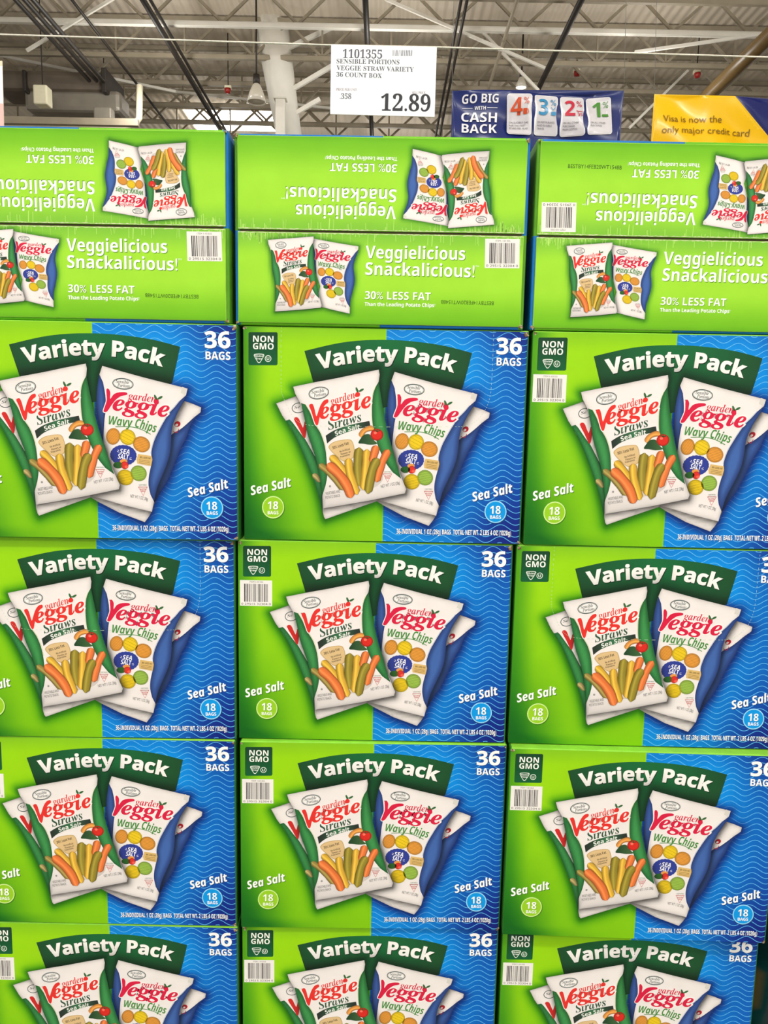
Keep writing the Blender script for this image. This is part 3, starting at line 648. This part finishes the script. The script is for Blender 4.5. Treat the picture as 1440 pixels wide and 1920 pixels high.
def chips_front(a):
    a.poly(bag2, bagwhite(bag2), 0, 5)
    left = smooth_poly(C((92, 160), (60, 310), (40, 490), (42, 640), (70, 800), (100, 950)), 3) + smooth_poly(C((112, 820), (128, 680), (148, 560), (150, 400), (130, 250)), 3)
    right = smooth_poly(C((1103, 398), (1060, 490), (1000, 590), (940, 720), (912, 820), (900, 950), (880, 1080), (840, 1200), (780, 1330), (710, 1480), (665, 1640)), 3) + smooth_poly(C((628, 1560), (610, 1450), (618, 1350), (640, 1260), (660, 1180), (660, 1080), (680, 990), (715, 900), (770, 800), (830, 700), (900, 600), (960, 540), (1030, 460)), 3)
    for pl in (left, right):
        def bc(X, Y, pl=pl):
            d = -pdist(np.c_[X, Y], pl); return mix((36, 58, 116), (64, 102, 172), np.clip(d, 0, None) / 10)
        a.poly(pl, bc, 1, 4)
    a.stroke(smooth_poly(C((1025, 458), (955, 536), (894, 598), (824, 698), (764, 798), (709, 898), (674, 990), (654, 1080)), 3), .7, (150, 176, 214), 2)
    a.poly(C((1120, 325), (1103, 395), (1040, 372), (1065, 300)), (214, 212, 206), 1)
    logo(a, C, (365, 268), 120, 62, .09)
    veg(a, C, [(165, 340), (190, 325), (212, 370), (206, 445), (250, 390), (320, 366), (400, 368), (406, 396), (335, 412), (272, 455), (220, 515), (162, 592), (120, 590), (140, 530), (166, 450)],
        (228, 570), (885, 655), 190, (412, 446), (742, 484), 88, (750, 481), (216, 28, 68), 1)
    a.text('Wavy', 'boldit', *C((172, 738), (452, 772)), 100 / 6.4, (70, 142, 62), 6); a.text('Chips', 'boldit', *C((478, 768), (722, 836)), 104 / 6.4, (70, 142, 62), 6)
    a.stroke(smooth_poly(C((250, 768), (430, 768), (560, 800), (665, 855)), 4), 1.3, (70, 142, 62), 5)
    OR, YE, GR = (228, 156, 62), (232, 200, 34), (152, 190, 76)
    def chip(c, rx, ry, col, ang, ridge=True, n=8):
        e = np.array(col) * .74; a.ellipse(C(c)[0], rx / 6.4, ry / 6.4, col, 5, .3, edge=tuple(e))
        if not ridge: return
        ca, sa = math.cos(ang), math.sin(ang)
        for k in range(1, n):
            t_ = -1 + 2 * k / n; h = math.sqrt(max(0, 1 - t_ * t_)) * .92; ox, oy = -sa * t_ * rx, ca * t_ * ry
            p = [(c[0] + ox + g * h * ca * rx, c[1] + oy + g * h * sa * ry) for g in (-1, 1)]
            a.stroke(C(*p), .55, tuple(np.array(col) * .72), 6)
    chip((220, 880), 82, 98, OR, 1.0, n=10); chip((390, 888), 95, 92, YE, .5, n=5); chip((550, 972), 102, 92, OR, .25, n=10)
    chip((340, 1358), 98, 92, YE, .15, n=10); chip((500, 1310), 96, 92, GR, .15, n=9)
    n = 44; ce = C((330, 1100))[0]; a.poly([(ce[0] + (24 + .7 * (i & 1)) * math.cos(2 * PI * i / n), ce[1] + (18.4 + .7 * (i & 1)) * math.sin(2 * PI * i / n)) for i in range(n)], (46, 62, 150), 7)
    a.text('SEA', 'boldit', *C((288, 1078), (402, 1090)), 56 / 6.4, (246, 246, 248), 8); a.text('SALT', 'boldit', *C((262, 1138), (392, 1152)), 58 / 6.4, (246, 246, 248), 8)
    for p, q in (((268, 1035), (282, 1052)), ((258, 1052), (276, 1064)), ((400, 1136), (424, 1126)), ((402, 1148), (426, 1148))): a.stroke(C(p, q), .7, (246, 246, 248), 8)
    a.ellipse(C((330, 1170))[0], 7, 4, (226, 150, 70), 8); a.ellipse(C((262, 1215))[0], 9, 6, (40, 96, 40), 9); a.ellipse(C((340, 1216))[0], 7, 7, (216, 50, 40), 9, edge=(160, 26, 24)); a.ellipse(C((360, 1235))[0], 3.4, 2.6, (236, 96, 80), 10)
    a.poly(C((504, 1084), (664, 1108), (670, 1150), (652, 1226), (490, 1196), (484, 1150)), (216, 182, 112), 7)
    a.text('30% LESS FAT', 'bold', *C((520, 1130), (650, 1148)), 3.2, (80, 62, 30), 8)
    for k in range(3): a.stroke(C((512, 1150 + 18 * k), (640, 1170 + 18 * k)), .7, (130, 100, 54), 8)
    certified(a, C, 542, 1515); a.text('NET WT 1 OZ (28g)', 'sans', *C((388, 1590), (594, 1630)), 36 / 6.4, (112, 110, 108), 5)
def straws_back(a):
    a.poly(bag1b, bagwhite(bag1b, 188), 0, 6)
    g = smooth_poly(B((20, 640), (60, 680), (150, 800), (215, 880), (262, 960), (330, 1080), (420, 1240), (480, 1400)), 3) + B((470, 1540), (424, 1570)) + \
        smooth_poly(A((420, 918), (405, 850), (380, 770), (345, 680), (310, 600), (275, 530), (242, 480)), 3)
    a.poly(g, lambda X, Y: mix((28, 92, 48), (58, 140, 74), np.clip(-pdist(np.c_[X, Y], g), 0, None) / 6), 1, 4)
    a.ring(B((130, 500))[0], 12, 9, 1.4, (66, 82, 80), 2, -.17); a.text('Se', 'serifit', *B((80, 515), (150, 500)), 5, (70, 80, 80), 2)
    a.poly(smooth_poly(B((72, 635), (108, 612), (140, 640), (185, 740), (205, 668), (240, 670), (228, 780), (215, 862), (190, 852), (130, 740)), 2, True), (206, 42, 40), 2)
    a.capsule(B((305, 1305), (350, 1335), (400, 1395)), 10, (176, 160, 100), 3)
def chips_back(a):
    a.poly(bag2b, bagwhite(bag2b, 192), 0, 6)
    g = smooth_poly(C((1262, 600), (1180, 660), (1100, 730), (1010, 800), (940, 835), (860, 900)), 3) + C((700, 1000), (600, 1300), (640, 1600), (668, 1650)) + smooth_poly(C((680, 1640), (750, 1520), (840, 1390), (930, 1200), (1010, 1020), (1085, 890), (1135, 760), (1200, 660)), 3)
    a.poly(g, lambda X, Y: mix((30, 52, 110), (56, 92, 162), np.clip(-pdist(np.c_[X, Y], g), 0, None) / 10), 1, 4)
    a.ellipse(C((985, 735))[0], 6, 5, (186, 24, 44), 2, -.5); a.ellipse(C((975, 745))[0], 3, 2, (238, 234, 232), 3, -.5); a.stroke(smooth_poly(C((930, 820), (970, 835), (1000, 790)), 4), 1.2, (186, 24, 44), 2)
sh12 = shadow_of([bag1], 6.5, .62, 1, 2)
def sh_ab(polys, wd, amt, dx=1.5, dy=2): return shadow_of(polys, wd, amt, dx, dy)
def bag_mesh(fn, nm, M, base, shade=None):
    a = Art(M, shade, base); fn(a); return a.mesh(nm)
ME_SB = bag_mesh(straws_back, 'straws_bag_picture', MF, 8, sh_ab([bag1], 5, .5))
ME_CB = bag_mesh(chips_back, 'chips_bag_picture', MF, 9, sh_ab([bag2, bag1], 6, .55))
ME_CF = bag_mesh(chips_front, 'chips_bag_picture', MF, 14, sh12)
ME_SF = bag_mesh(straws_front, 'straws_bag_picture', MF, 26)

# ---- flap artwork of the lying cartons (lower flap; the upper one is the same turned round)
QT = [(434, 248), (994, 255), (985, 613), (444, 610)]
MT_ = homography(QT, [(-W / 2, D / 2), (W / 2, D / 2), (W / 2, -D / 2), (-W / 2, -D / 2)])
T = crop(430, 230, 2.4828)
qa = B((65, 245), (1115, 35), (1442, 1530), (440, 1715)); qb = [C((130, 60))[0], C((1125, 320))[0], C((635, 1760))[0], C((-60, 1585))[0]]
HB1 = homography(qa, T((183, 548), (397, 530), (437, 860), (224, 880))); HB2 = homography(qb, T((390, 538), (607, 574), (572, 886), (402, 848)))
fb1 = [tuple(p) for p in HB1(bag1)]; fb2 = [tuple(p) for p in HB2(bag2)]
FX0, FX1, FZ0, FZ1 = -W / 2 + .0062, W / 2 - .0065, -D / 2 + .0045, -.0018
PXT = homography([(-W / 2, D / 2), (W / 2, D / 2), (W / 2, -D / 2), (-W / 2, -D / 2)], QT)
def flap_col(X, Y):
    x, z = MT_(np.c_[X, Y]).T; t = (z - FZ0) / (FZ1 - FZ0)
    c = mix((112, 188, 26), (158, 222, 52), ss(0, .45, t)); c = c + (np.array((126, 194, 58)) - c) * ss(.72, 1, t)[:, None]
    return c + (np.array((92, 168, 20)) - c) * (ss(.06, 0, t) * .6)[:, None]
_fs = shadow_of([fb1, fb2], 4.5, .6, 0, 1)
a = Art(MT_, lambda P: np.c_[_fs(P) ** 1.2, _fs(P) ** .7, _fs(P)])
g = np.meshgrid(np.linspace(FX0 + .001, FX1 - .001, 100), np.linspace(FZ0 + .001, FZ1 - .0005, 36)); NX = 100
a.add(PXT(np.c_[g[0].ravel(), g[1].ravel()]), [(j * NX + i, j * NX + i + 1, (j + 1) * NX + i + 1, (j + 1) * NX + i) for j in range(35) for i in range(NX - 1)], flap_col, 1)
rr = random.Random(4)
e = [(x, FZ1 - .0010 - .0009 * rr.random()) for x in np.linspace(FX0 + .001, FX1 - .001, 160)]      # frayed cut edge along the seam
a.stroke(PXT(e), [.5 + 1.6 * rr.random() ** 2 for _ in e], (214, 220, 184), 2)
for i in range(90):                                                    # pale scuffs where the corrugation was crushed
    x = rr.uniform(FX0 + .004, FX1 - .004) if i < 50 else rr.gauss(-.19, .03); l = rr.uniform(.004, .018)
    if not FX0 < x < FX1: continue
    a.stroke(PXT([(x, FZ1 - .002), (x + rr.uniform(-.001, .001), FZ1 - .002 - l)]), rr.uniform(.5, 1.6), tuple(np.array((172, 220, 104)) + rr.uniform(-8, 16)), 2)
ME_FLAPFIELD = a.mesh('flap_print')
a = Art(MT_)
SHD = (80, 140, 16)
a.text('Veggielicious', 'bold', *T((641, 628), (1102, 632)), 58 / 2.4828, WH, 5, shadow=SHD, sh=(.04, .05), off=-.002); a.text('Snackalicious!', 'bold', *T((641, 705), (1146, 712)), 58 / 2.4828, WH, 5, shadow=SHD, sh=(.04, .05), off=-.002)
a.text('TM', 'sans', *T((1150, 664), (1166, 664)), 7 / 2.4828, WH, 5)
ME_SLOGAN = a.mesh('slogan_lettering')
a = Art(MT_)
a.text('30% LESS FAT', 'bold', *T((641, 817), (946, 820)), 36 / 2.4828, WH, 5, shadow=SHD, sh=(.05, .06), off=-.004); a.text('Than the Leading Potato Chips', 'bold', *T((641, 849), (962, 851)), 17 / 2.4828, WH, 5)
a.text('†', 'bold', *T((963, 845), (968, 845)), 10 / 2.4828, WH, 5)
ME_CLAIM = a.mesh('claim_lettering')
a = Art(MT_); (x0, y0), (x1, y1) = T((1193, 533), (1352, 668)); barcode(a, x0, y0, x1, y1, 4); ME_FLAPBAR = a.mesh('barcode_panel')
a = Art(MT_); a.text('BESTBY14FEB20WT1548B', 'sans', *T((1237, 822), (994, 818)), 17 / 2.4828, (44, 84, 14), 4); ME_BEST = a.mesh('date_stamp')
HB2i = homography(T((390, 538), (607, 574), (572, 886), (402, 848)), qb)
ME_FC = bag_mesh(chips_front, 'chips_bag_picture', lambda P: MT_(HB2(P)), 5, shadow_of([[tuple(p) for p in HB2i(fb1)]], 6.5, .5, 1, 1))
ME_FS = bag_mesh(straws_front, 'straws_bag_picture', lambda P: MT_(HB1(P)), 18)

# ------------------------------------------------------------------ carton bodies
def colour_mesh(me, fn):
    a = me.color_attributes.new('Col', 'FLOAT_COLOR', 'CORNER')
    for p in me.polygons:
        c = (*lin(fn(p.center, p.normal)), 1)
        for li in p.loop_indices: a.data[li].color = c
def body_data(name, w_, d_, h_, fn, z0=0.0, y0=0.0, bev=.0028):
    bm = bmesh.new(); bmesh.ops.create_cube(bm, size=1.0)
    bmesh.ops.scale(bm, vec=(w_, d_, h_), verts=bm.verts); bmesh.ops.translate(bm, vec=(0, y0 + d_ / 2, z0 + h_ / 2), verts=bm.verts)
    bmesh.ops.bevel(bm, geom=bm.edges[:], offset=bev, segments=3, affect='EDGES', profile=.5)
    for n_, c_ in (((1, 0, 0), (.001, 0, 0)), ((0, 0, 1), (0, 0, z0 + h_ / 2)), ((1, 0, 0), (w_ / 2 - .009, 0, 0)), ((1, 0, 0), (.009 - w_ / 2, 0, 0)), ((0, 0, 1), (0, 0, z0 + .007)), ((0, 0, 1), (0, 0, z0 + h_ - .007))):
        bmesh.ops.bisect_plane(bm, geom=bm.verts[:] + bm.edges[:] + bm.faces[:], plane_co=c_, plane_no=n_)
    me = bpy.data.meshes.new(name); bm.to_mesh(me); bm.free(); me.materials.append(M_CARD); colour_mesh(me, fn); return me
BG, BB = (104, 186, 34), (20, 112, 190)
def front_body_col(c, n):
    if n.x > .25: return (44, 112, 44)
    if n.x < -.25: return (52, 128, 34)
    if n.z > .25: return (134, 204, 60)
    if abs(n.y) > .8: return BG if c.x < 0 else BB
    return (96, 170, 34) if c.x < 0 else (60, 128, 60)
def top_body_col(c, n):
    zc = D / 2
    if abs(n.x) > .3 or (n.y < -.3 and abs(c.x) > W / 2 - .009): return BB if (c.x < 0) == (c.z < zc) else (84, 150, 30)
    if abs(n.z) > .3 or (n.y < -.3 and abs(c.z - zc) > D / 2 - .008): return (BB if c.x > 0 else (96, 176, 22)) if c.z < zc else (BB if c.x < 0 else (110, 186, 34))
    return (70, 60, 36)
GAPW = .0022
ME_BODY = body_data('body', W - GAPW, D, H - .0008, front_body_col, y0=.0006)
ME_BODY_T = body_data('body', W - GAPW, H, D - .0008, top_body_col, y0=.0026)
# flaps of the lying cartons: thin slabs over the body with a printed sheet
def slab(name, x0, x1, z0, z1, th):
    bm = bmesh.new(); bmesh.ops.create_cube(bm, size=1.0); bmesh.ops.scale(bm, vec=(x1 - x0, th, z1 - z0), verts=bm.verts)
    bmesh.ops.translate(bm, vec=((x0 + x1) / 2, th / 2 + .0002, (z0 + z1) / 2), verts=bm.verts); bmesh.ops.bevel(bm, geom=bm.edges[:], offset=.0007, segments=2, affect='EDGES', profile=.5)
    me = bpy.data.meshes.new(name); bm.to_mesh(me); bm.free(); me.materials.append(M_CARD); colour_mesh(me, lambda c, n: (150, 206, 70)); return me
ME_FLAP = slab('flap', FX0, FX1, FZ0, FZ1, .0028)
# torn, whitened corner of the board
def torn(seed):
    r = random.Random(seed); n = 9; v = [(0, -.0008, 0)]; f = []; c = [(140, 116, 84)]
    for k in range(n):
        a_ = 2 * PI * k / n; q = r.uniform(.0018, .0050); v.append((q * math.cos(a_), -.0004 - .0008 * r.random(), q * math.sin(a_))); c.append(r.choice(((204, 196, 172), (150, 122, 84), (70, 54, 36), (110, 88, 60))))
    for k in range(n): f.append((0, 1 + (k + 1) % n, 1 + k)[::-1])
    base = len(v)
    v.append((0, .0045, 0)); c.append((120, 96, 66))
    for k in range(n): f.append((base, 1 + (k + 1) % n, 1 + k))
    me = mesh_from('torn_corner', v, f, M_CARD); a = me.color_attributes.new('Col', 'FLOAT_COLOR', 'POINT')
    for i, q in enumerate(c): a.data[i].color = (*lin(q), 1)
    return me
TORN = [torn(s) for s in range(5)]

def corners(t, hh, seed, which):
    r = random.Random(seed)
    for sx, sz in which:
        o = link('torn_corner', r.choice(TORN), t); s = r.uniform(.7, 1.25)
        o.location = (sx * (W / 2 - GAPW / 2 - .0046 * s), .0003, .0051 * s if sz < 0 else hh - .0060 * s); o.scale = (s, 1, s); o.rotation_euler = (0, r.uniform(0, 6), 0)

FRONT = [('green_field', ME_GREEN, None, ()),
         ('blue_field', ME_BLUE, 'blue half of the print with pale wave lines', ()),
         ('variety_banner', ME_BANNER, 'dark green curved banner reading Variety Pack', ()),
         ('straws_bag_picture', ME_SB, 'printed veggie straws bag peeking out behind', ()),
         ('chips_bag_picture', ME_CB, 'printed wavy chips bag peeking out behind', ()),
         ('chips_bag_picture', ME_CF, 'printed picture of a white and blue wavy chips bag', ()),
         ('straws_bag_picture', ME_SF, 'printed picture of a white and green veggie straws bag', ()),
         ('non_gmo_badge', ME_BADGE, 'dark green badge reading NON GMO', ()),
         ('bag_count', ME_COUNT, 'white lettering 36 BAGS', ()),
         ('flavour_lettering', ME_SS1, 'white slanted Sea Salt lettering on green', ()),
         ('flavour_lettering', ME_SS2, 'white slanted Sea Salt lettering on blue', ()),
         ('count_roundel', ME_R1, 'green roundel reading 18 BAGS', ()),
         ('count_roundel', ME_R2, 'blue roundel reading 18 BAGS', ()),
         ('net_weight_line', ME_NET, 'white line of net weight lettering', ())]
def carton(x, y, yaw, z, label, bar, perf, seed, torn_at):
    t = thing('snack_carton', label, 'box', (x, y, z), (0, 0, yaw), 'upright variety pack cartons in the stack')
    link('body', ME_BODY, t)
    fp = None
    for nm, me, lb, _ in FRONT:
        o = link(nm, me, t)
        if lb: o['label'] = lb
    if bar: link('barcode_panel', ME_BARCODE, t)['label'] = 'white printed barcode panel'
    if perf: link('tear_perforation', ME_PERF, t)
    corners(t, H, seed, torn_at)
    return t
def lying(x, y, yaw, label, turned, seed):
    t = thing('snack_carton', label, 'box', (x, y, ZB), (0, 0, yaw), 'lying cartons on top of the stack')
    link('body', ME_BODY_T, t).matrix_local = (Matrix.Translation((0, 0, D / 2)) @ Matrix.Rotation(PI if turned else 0, 4, 'Y') @ Matrix.Translation((0, 0, -D / 2)))
    for k in (0, 1):
        f_ = link('flap', ME_FLAP, t); f_.location = (0, 0, D / 2); f_.rotation_euler = (0, PI * k, 0)
        for nm, me, lb in (('flap_print', ME_FLAPFIELD, None), ('chips_bag_picture', ME_FC, 'printed picture of a white and blue wavy chips bag'), ('straws_bag_picture', ME_FS, 'printed picture of a white and green veggie straws bag'),
                           ('slogan_lettering', ME_SLOGAN, 'white slogan Veggielicious Snackalicious!'), ('claim_lettering', ME_CLAIM, 'white lettering 30% LESS FAT')):
            o = link(nm, me, f_)
            if lb: o['label'] = lb
        if k == (1 if turned else 0):
            link('barcode_panel', ME_FLAPBAR, f_)['label'] = 'white printed barcode panel'; link('date_stamp', ME_BEST, f_)['label'] = 'dark inkjet best-by stamp'
    corners(t, D, seed, ((-1, -1), (1, -1), (-1, 1), (1, 1)))
    return t
lying(-.5133, -.0120, -.0030, 'green carton lying on its side atop the stack, skylight glow above its right end', False, 1)
lying(-.0087, .0010, -.0068, 'green carton lying on its side atop the stack, between the two other lying cartons', False, 2)
lying(.5008, .0037, -.0009, 'green carton lying atop the stack with its barcode on the upper flap', True, 3)

ROWN = {2: 'first', 3: 'second', 4: 'third', 5: 'fourth'}
COLN = {1: 'the lying carton near the skylight', 2: 'the middle lying carton', 3: 'the carton with barcode on upper flap'}
POSE = {(2, 1): (-.5004, -.0134, .0147), (2, 2): (.0033, .0068, -.0061), (2, 3): (.5070, .0022, -.0113), (3, 1): (-.5098, -.0006, .0120), (3, 2): (-.0085, .0077, -.0008), (3, 3): (.4950, .0041, -.0139),
        (4, 1): (-.5108, .0001, -.0027), (4, 2): (-.0050, .0000, .0120), (4, 3): (.4965, -.0160, -.0255), (5, 1): (-.5089, .0003, -.0057), (5, 2): (-.0048, .0086, .0100), (5, 3): (.5004, .0095, -.0091)}
PERF = {(2, 2), (3, 1), (3, 3)}
for (r_, c_), (x, y, yw) in POSE.items():
    carton(x, y, yw, ZB - (r_ - 1) * H, 'upright green-and-blue carton, %s one below %s' % (ROWN[r_], COLN[c_]), (r_, c_) not in PERF, (r_, c_) in PERF, r_ * 10 + c_,
           ((1, 1), (-1, 1)) if r_ % 2 else ((1, -1), (-1, 1), (1, 1)))

# ------------------------------------------------------------------ pallet under the stack
ZP = ZB - 4 * H
t = thing('pallet', 'wooden pallet carrying the stack of snack cartons', 'pallet', (-.005, .30, 0))
dk = box_data('deck_board', -.755, .755, -.045, .045, ZP - .020, ZP - .0005, M_WOOD, .002, 1)
for k in range(6): link('deck_board', dk, t).location = (0, -.26 + k * .125, 0)
st = box_data('stringer', -.04, .04, -.31, .41, .018, ZP - .0205, M_WOOD, .003, 1)
for x in (-.71, 0, .71): link('stringer', st, t).location = (x, 0, 0)
bb = box_data('bottom_board', -.755, .755, -.045, .045, 0, .0175, M_WOOD, .002, 1)
for y in (-.26, .05, .36): link('bottom_board', bb, t).location = (0, y, 0)

# ------------------------------------------------------------------ price sign on its cord
YS = .62
QS = [(620, 84), (819, 88), (815, 220), (620, 213.5)]
G = crop(600, 70, 6.0)
q = [at_y(px, py, YS) for px, py in QS]
u_ = ((q[1] - q[0]) + (q[2] - q[3])) / 2; SW = u_.length; SH = ((q[0] - q[3]).length + (q[1] - q[2]).length) / 2
ang = math.atan2(-u_.z, u_.x); cen = (q[0] + q[1] + q[2] + q[3]) / 4
t = thing('price_sign', 'white paper price sign reading 12.89 hanging from the cord', 'sign', cen, (0, ang, 0))
MS = homography(QS, [(-SW / 2, SH / 2), (SW / 2, SH / 2), (SW / 2, -SH / 2), (-SW / 2, -SH / 2)])
a = Art(MS); a.poly(QS, (240, 242, 248), 12)
INK = (84, 84, 94)
def sg(s_, st, x0, y0, x1, y1, cap, off=0.0, col=INK): a.text(s_, st, *G((x0, y0), (x1, y1)), cap / 6.0, col, 16, off=off)
sg('1101355', 'serif', 250, 236, 690, 242, 96, 0.0); sg('SENSIBLE PORTIONS', 'serif', 182, 298, 886, 307, 52, 0.0); sg('VEGGIE STRAW VARIETY', 'serif', 182, 372, 1050, 390, 52, 0.0)
sg('36 COUNT BOX', 'serif', 182, 445, 688, 460, 50, 0.0); sg('PRICE PER UNIT', 'serif', 182, 600, 410, 604, 26, 0.0, (150, 130, 138)); sg('.358', 'serif', 224, 692, 350, 694, 58, 0.0)
sg('SELL PRICE', 'serif', 1032, 638, 1184, 640, 26, 0.0, (150, 130, 138)); sg('12.89', 'serif', 682, 826, 1240, 838, 182, .004, (30, 30, 38))
r = random.Random(2); x = 808
while x < 1030:
    b_ = r.choice((4, 7, 10)); a.poly(G((x, 146), (x + b_, 146), (x + b_ - 4, 212), (x - 4, 212)), (108, 108, 120), 16); x += b_ + r.choice((5, 8, 11))
link('printed_sheet', a.mesh('printed_sheet', M_PAPER), t)
link('backing', box_data('backing', -SW / 2, SW / 2, -.0003, .0022, -SH / 2, SH / 2, M_CREAM, .0004, 1), t)
cl = lathe_data('clip', [(0, -.004), (.003, -.004), (.003, .004), (0, .004)], M_STRING, 10)
for sx in (-1, 1): link('clip', cl, t).location = (sx * SW * .42, .006, SH / 2 - .006)
# the cord carrying it, from upright to upright
cp0 = [at_y(px, py, YS + .004) for px, py in ((-560, 42), (-20, 64), (300, 74), (620, 84.5), (720, 86.5), (820, 88.5), (1040, 95), (1430, 107), (1990, 126))]
tag(link('cord', tube_data('cord', cp0, .0019, M_STRING, 7)), 'twisted white cord stretched across above the lying cartons', 'cord')
for p, nm in ((cp0[0], 'far from the yellow banner'), (cp0[-1], 'on the side of the yellow banner')):
    u = thing('rack_upright', 'grey steel rack upright holding the cord, %s' % nm, 'upright', (p.x, p.y, 0))
    link('post', box_data('post', -.03, .03, -.03, .03, 0, p.z + .15, M_RACK, .004, 1), u); link('foot_plate', box_data('foot_plate', -.07, .07, -.07, .07, 0, .008, M_RACK, .001, 1), u)
# edge of a second sign at the left end of the view
p0 = at_y(4.5, 124, YS - .002)
t = thing('price_sign', 'white price sign with a pale red lower part, mostly out of view', 'sign', (p0.x, YS - .002, p0.z), (0, .02, 0))
def flat(c0, x0, x1, z0, z1, nm):
    b_ = Art(lambda P: np.asarray(P)); b_.poly([(x0, z0), (x1, z0), (x1, z1), (x0, z1)], c0, 8); link(nm, b_.mesh(nm, M_PAPER), t)
flat((240, 240, 244), -.28, 0, -.085, 0, 'printed_sheet'); flat((236, 190, 184), -.28, 0, -.155, -.085, 'red_band')
link('backing', box_data('backing', -.28, 0, 0, .002, -.155, .012, M_CREAM, .0004, 1), t)

# ------------------------------------------------------------------ neighbouring goods at the right: dark teal snack bags on a stand
def bag_thing(x, y, z, w_, h_, d_, seed, label):
    r = random.Random(seed); nx, nz = 14, 16; v, f, c = [], [], []
    for side in (-1, 1):
        for j in range(nz + 1):
            for i in range(nx + 1):
                u, q_ = i / nx, j / nz
                puff = max(0, math.sin(PI * u)) ** .5 * max(0, math.sin(PI * min(1, max(0, (q_ - .05) / .9)))) ** .6
                pinch = 1 - .08 * math.sin(PI * q_)
                wr = .006 * math.sin(u * 17 + seed) * math.sin(q_ * 13 + side)
                v.append(((u - .5) * w_ * pinch, side * (puff * d_ / 2 + .001) + wr * puff, q_ * h_))
                t_ = math.sin(u * 9 + q_ * 6 + seed) + math.sin(u * 4 - q_ * 11)
                c.append((120, 92, 44) if (t_ > 1.05 and .15 < q_ < .6) else (5, 36, 42) if t_ < .2 else (9, 56, 60))
    n1 = (nx + 1) * (nz + 1)
    for s_ in (0, 1):
        for j in range(nz):
            for i in range(nx):
                a_ = s_ * n1 + j * (nx + 1) + i; q_ = (a_, a_ + 1, a_ + nx + 2, a_ + nx + 1); f.append(q_ if s_ == 0 else q_[::-1])
    me = mesh_from('pouch', v, f, M_CLOTH, True); a = me.color_attributes.new('Col', 'FLOAT_COLOR', 'POINT')
    for i, q_ in enumerate(c): a.data[i].color = (*lin(q_), 1)
    t = thing('snack_bag', label, 'bag', (x, y, z), (0, 0, .1 * math.sin(seed)), 'teal bags beside the cartons'); link('pouch', me, t)
    for zz in (0.0, h_ - .012): link('seal', box_data('seal', -w_ / 2, w_ / 2, -.0015, .0015, zz, zz + .012, M_RACK, .0004, 1), t)
t = thing('crate', 'dark plastic crate under the teal snack bags beside the cartons', 'crate', (1.03, .20, 0))
link('body', box_data('body', -.26, .26, -.2, .2, 0, .13, M_DARK, .006, 2), t); link('rim', box_data('rim', -.27, .27, -.21, .21, .13, .15, M_DARK, .004, 2), t)
for k, (x, y) in enumerate(((.905, .10), (1.16, .10), (.915, .26), (1.16, .27))):
    bag_thing(x, y, .151, .25, .47, .12, k * 3, 'dark teal snack bag with tan print standing on the dark crate')
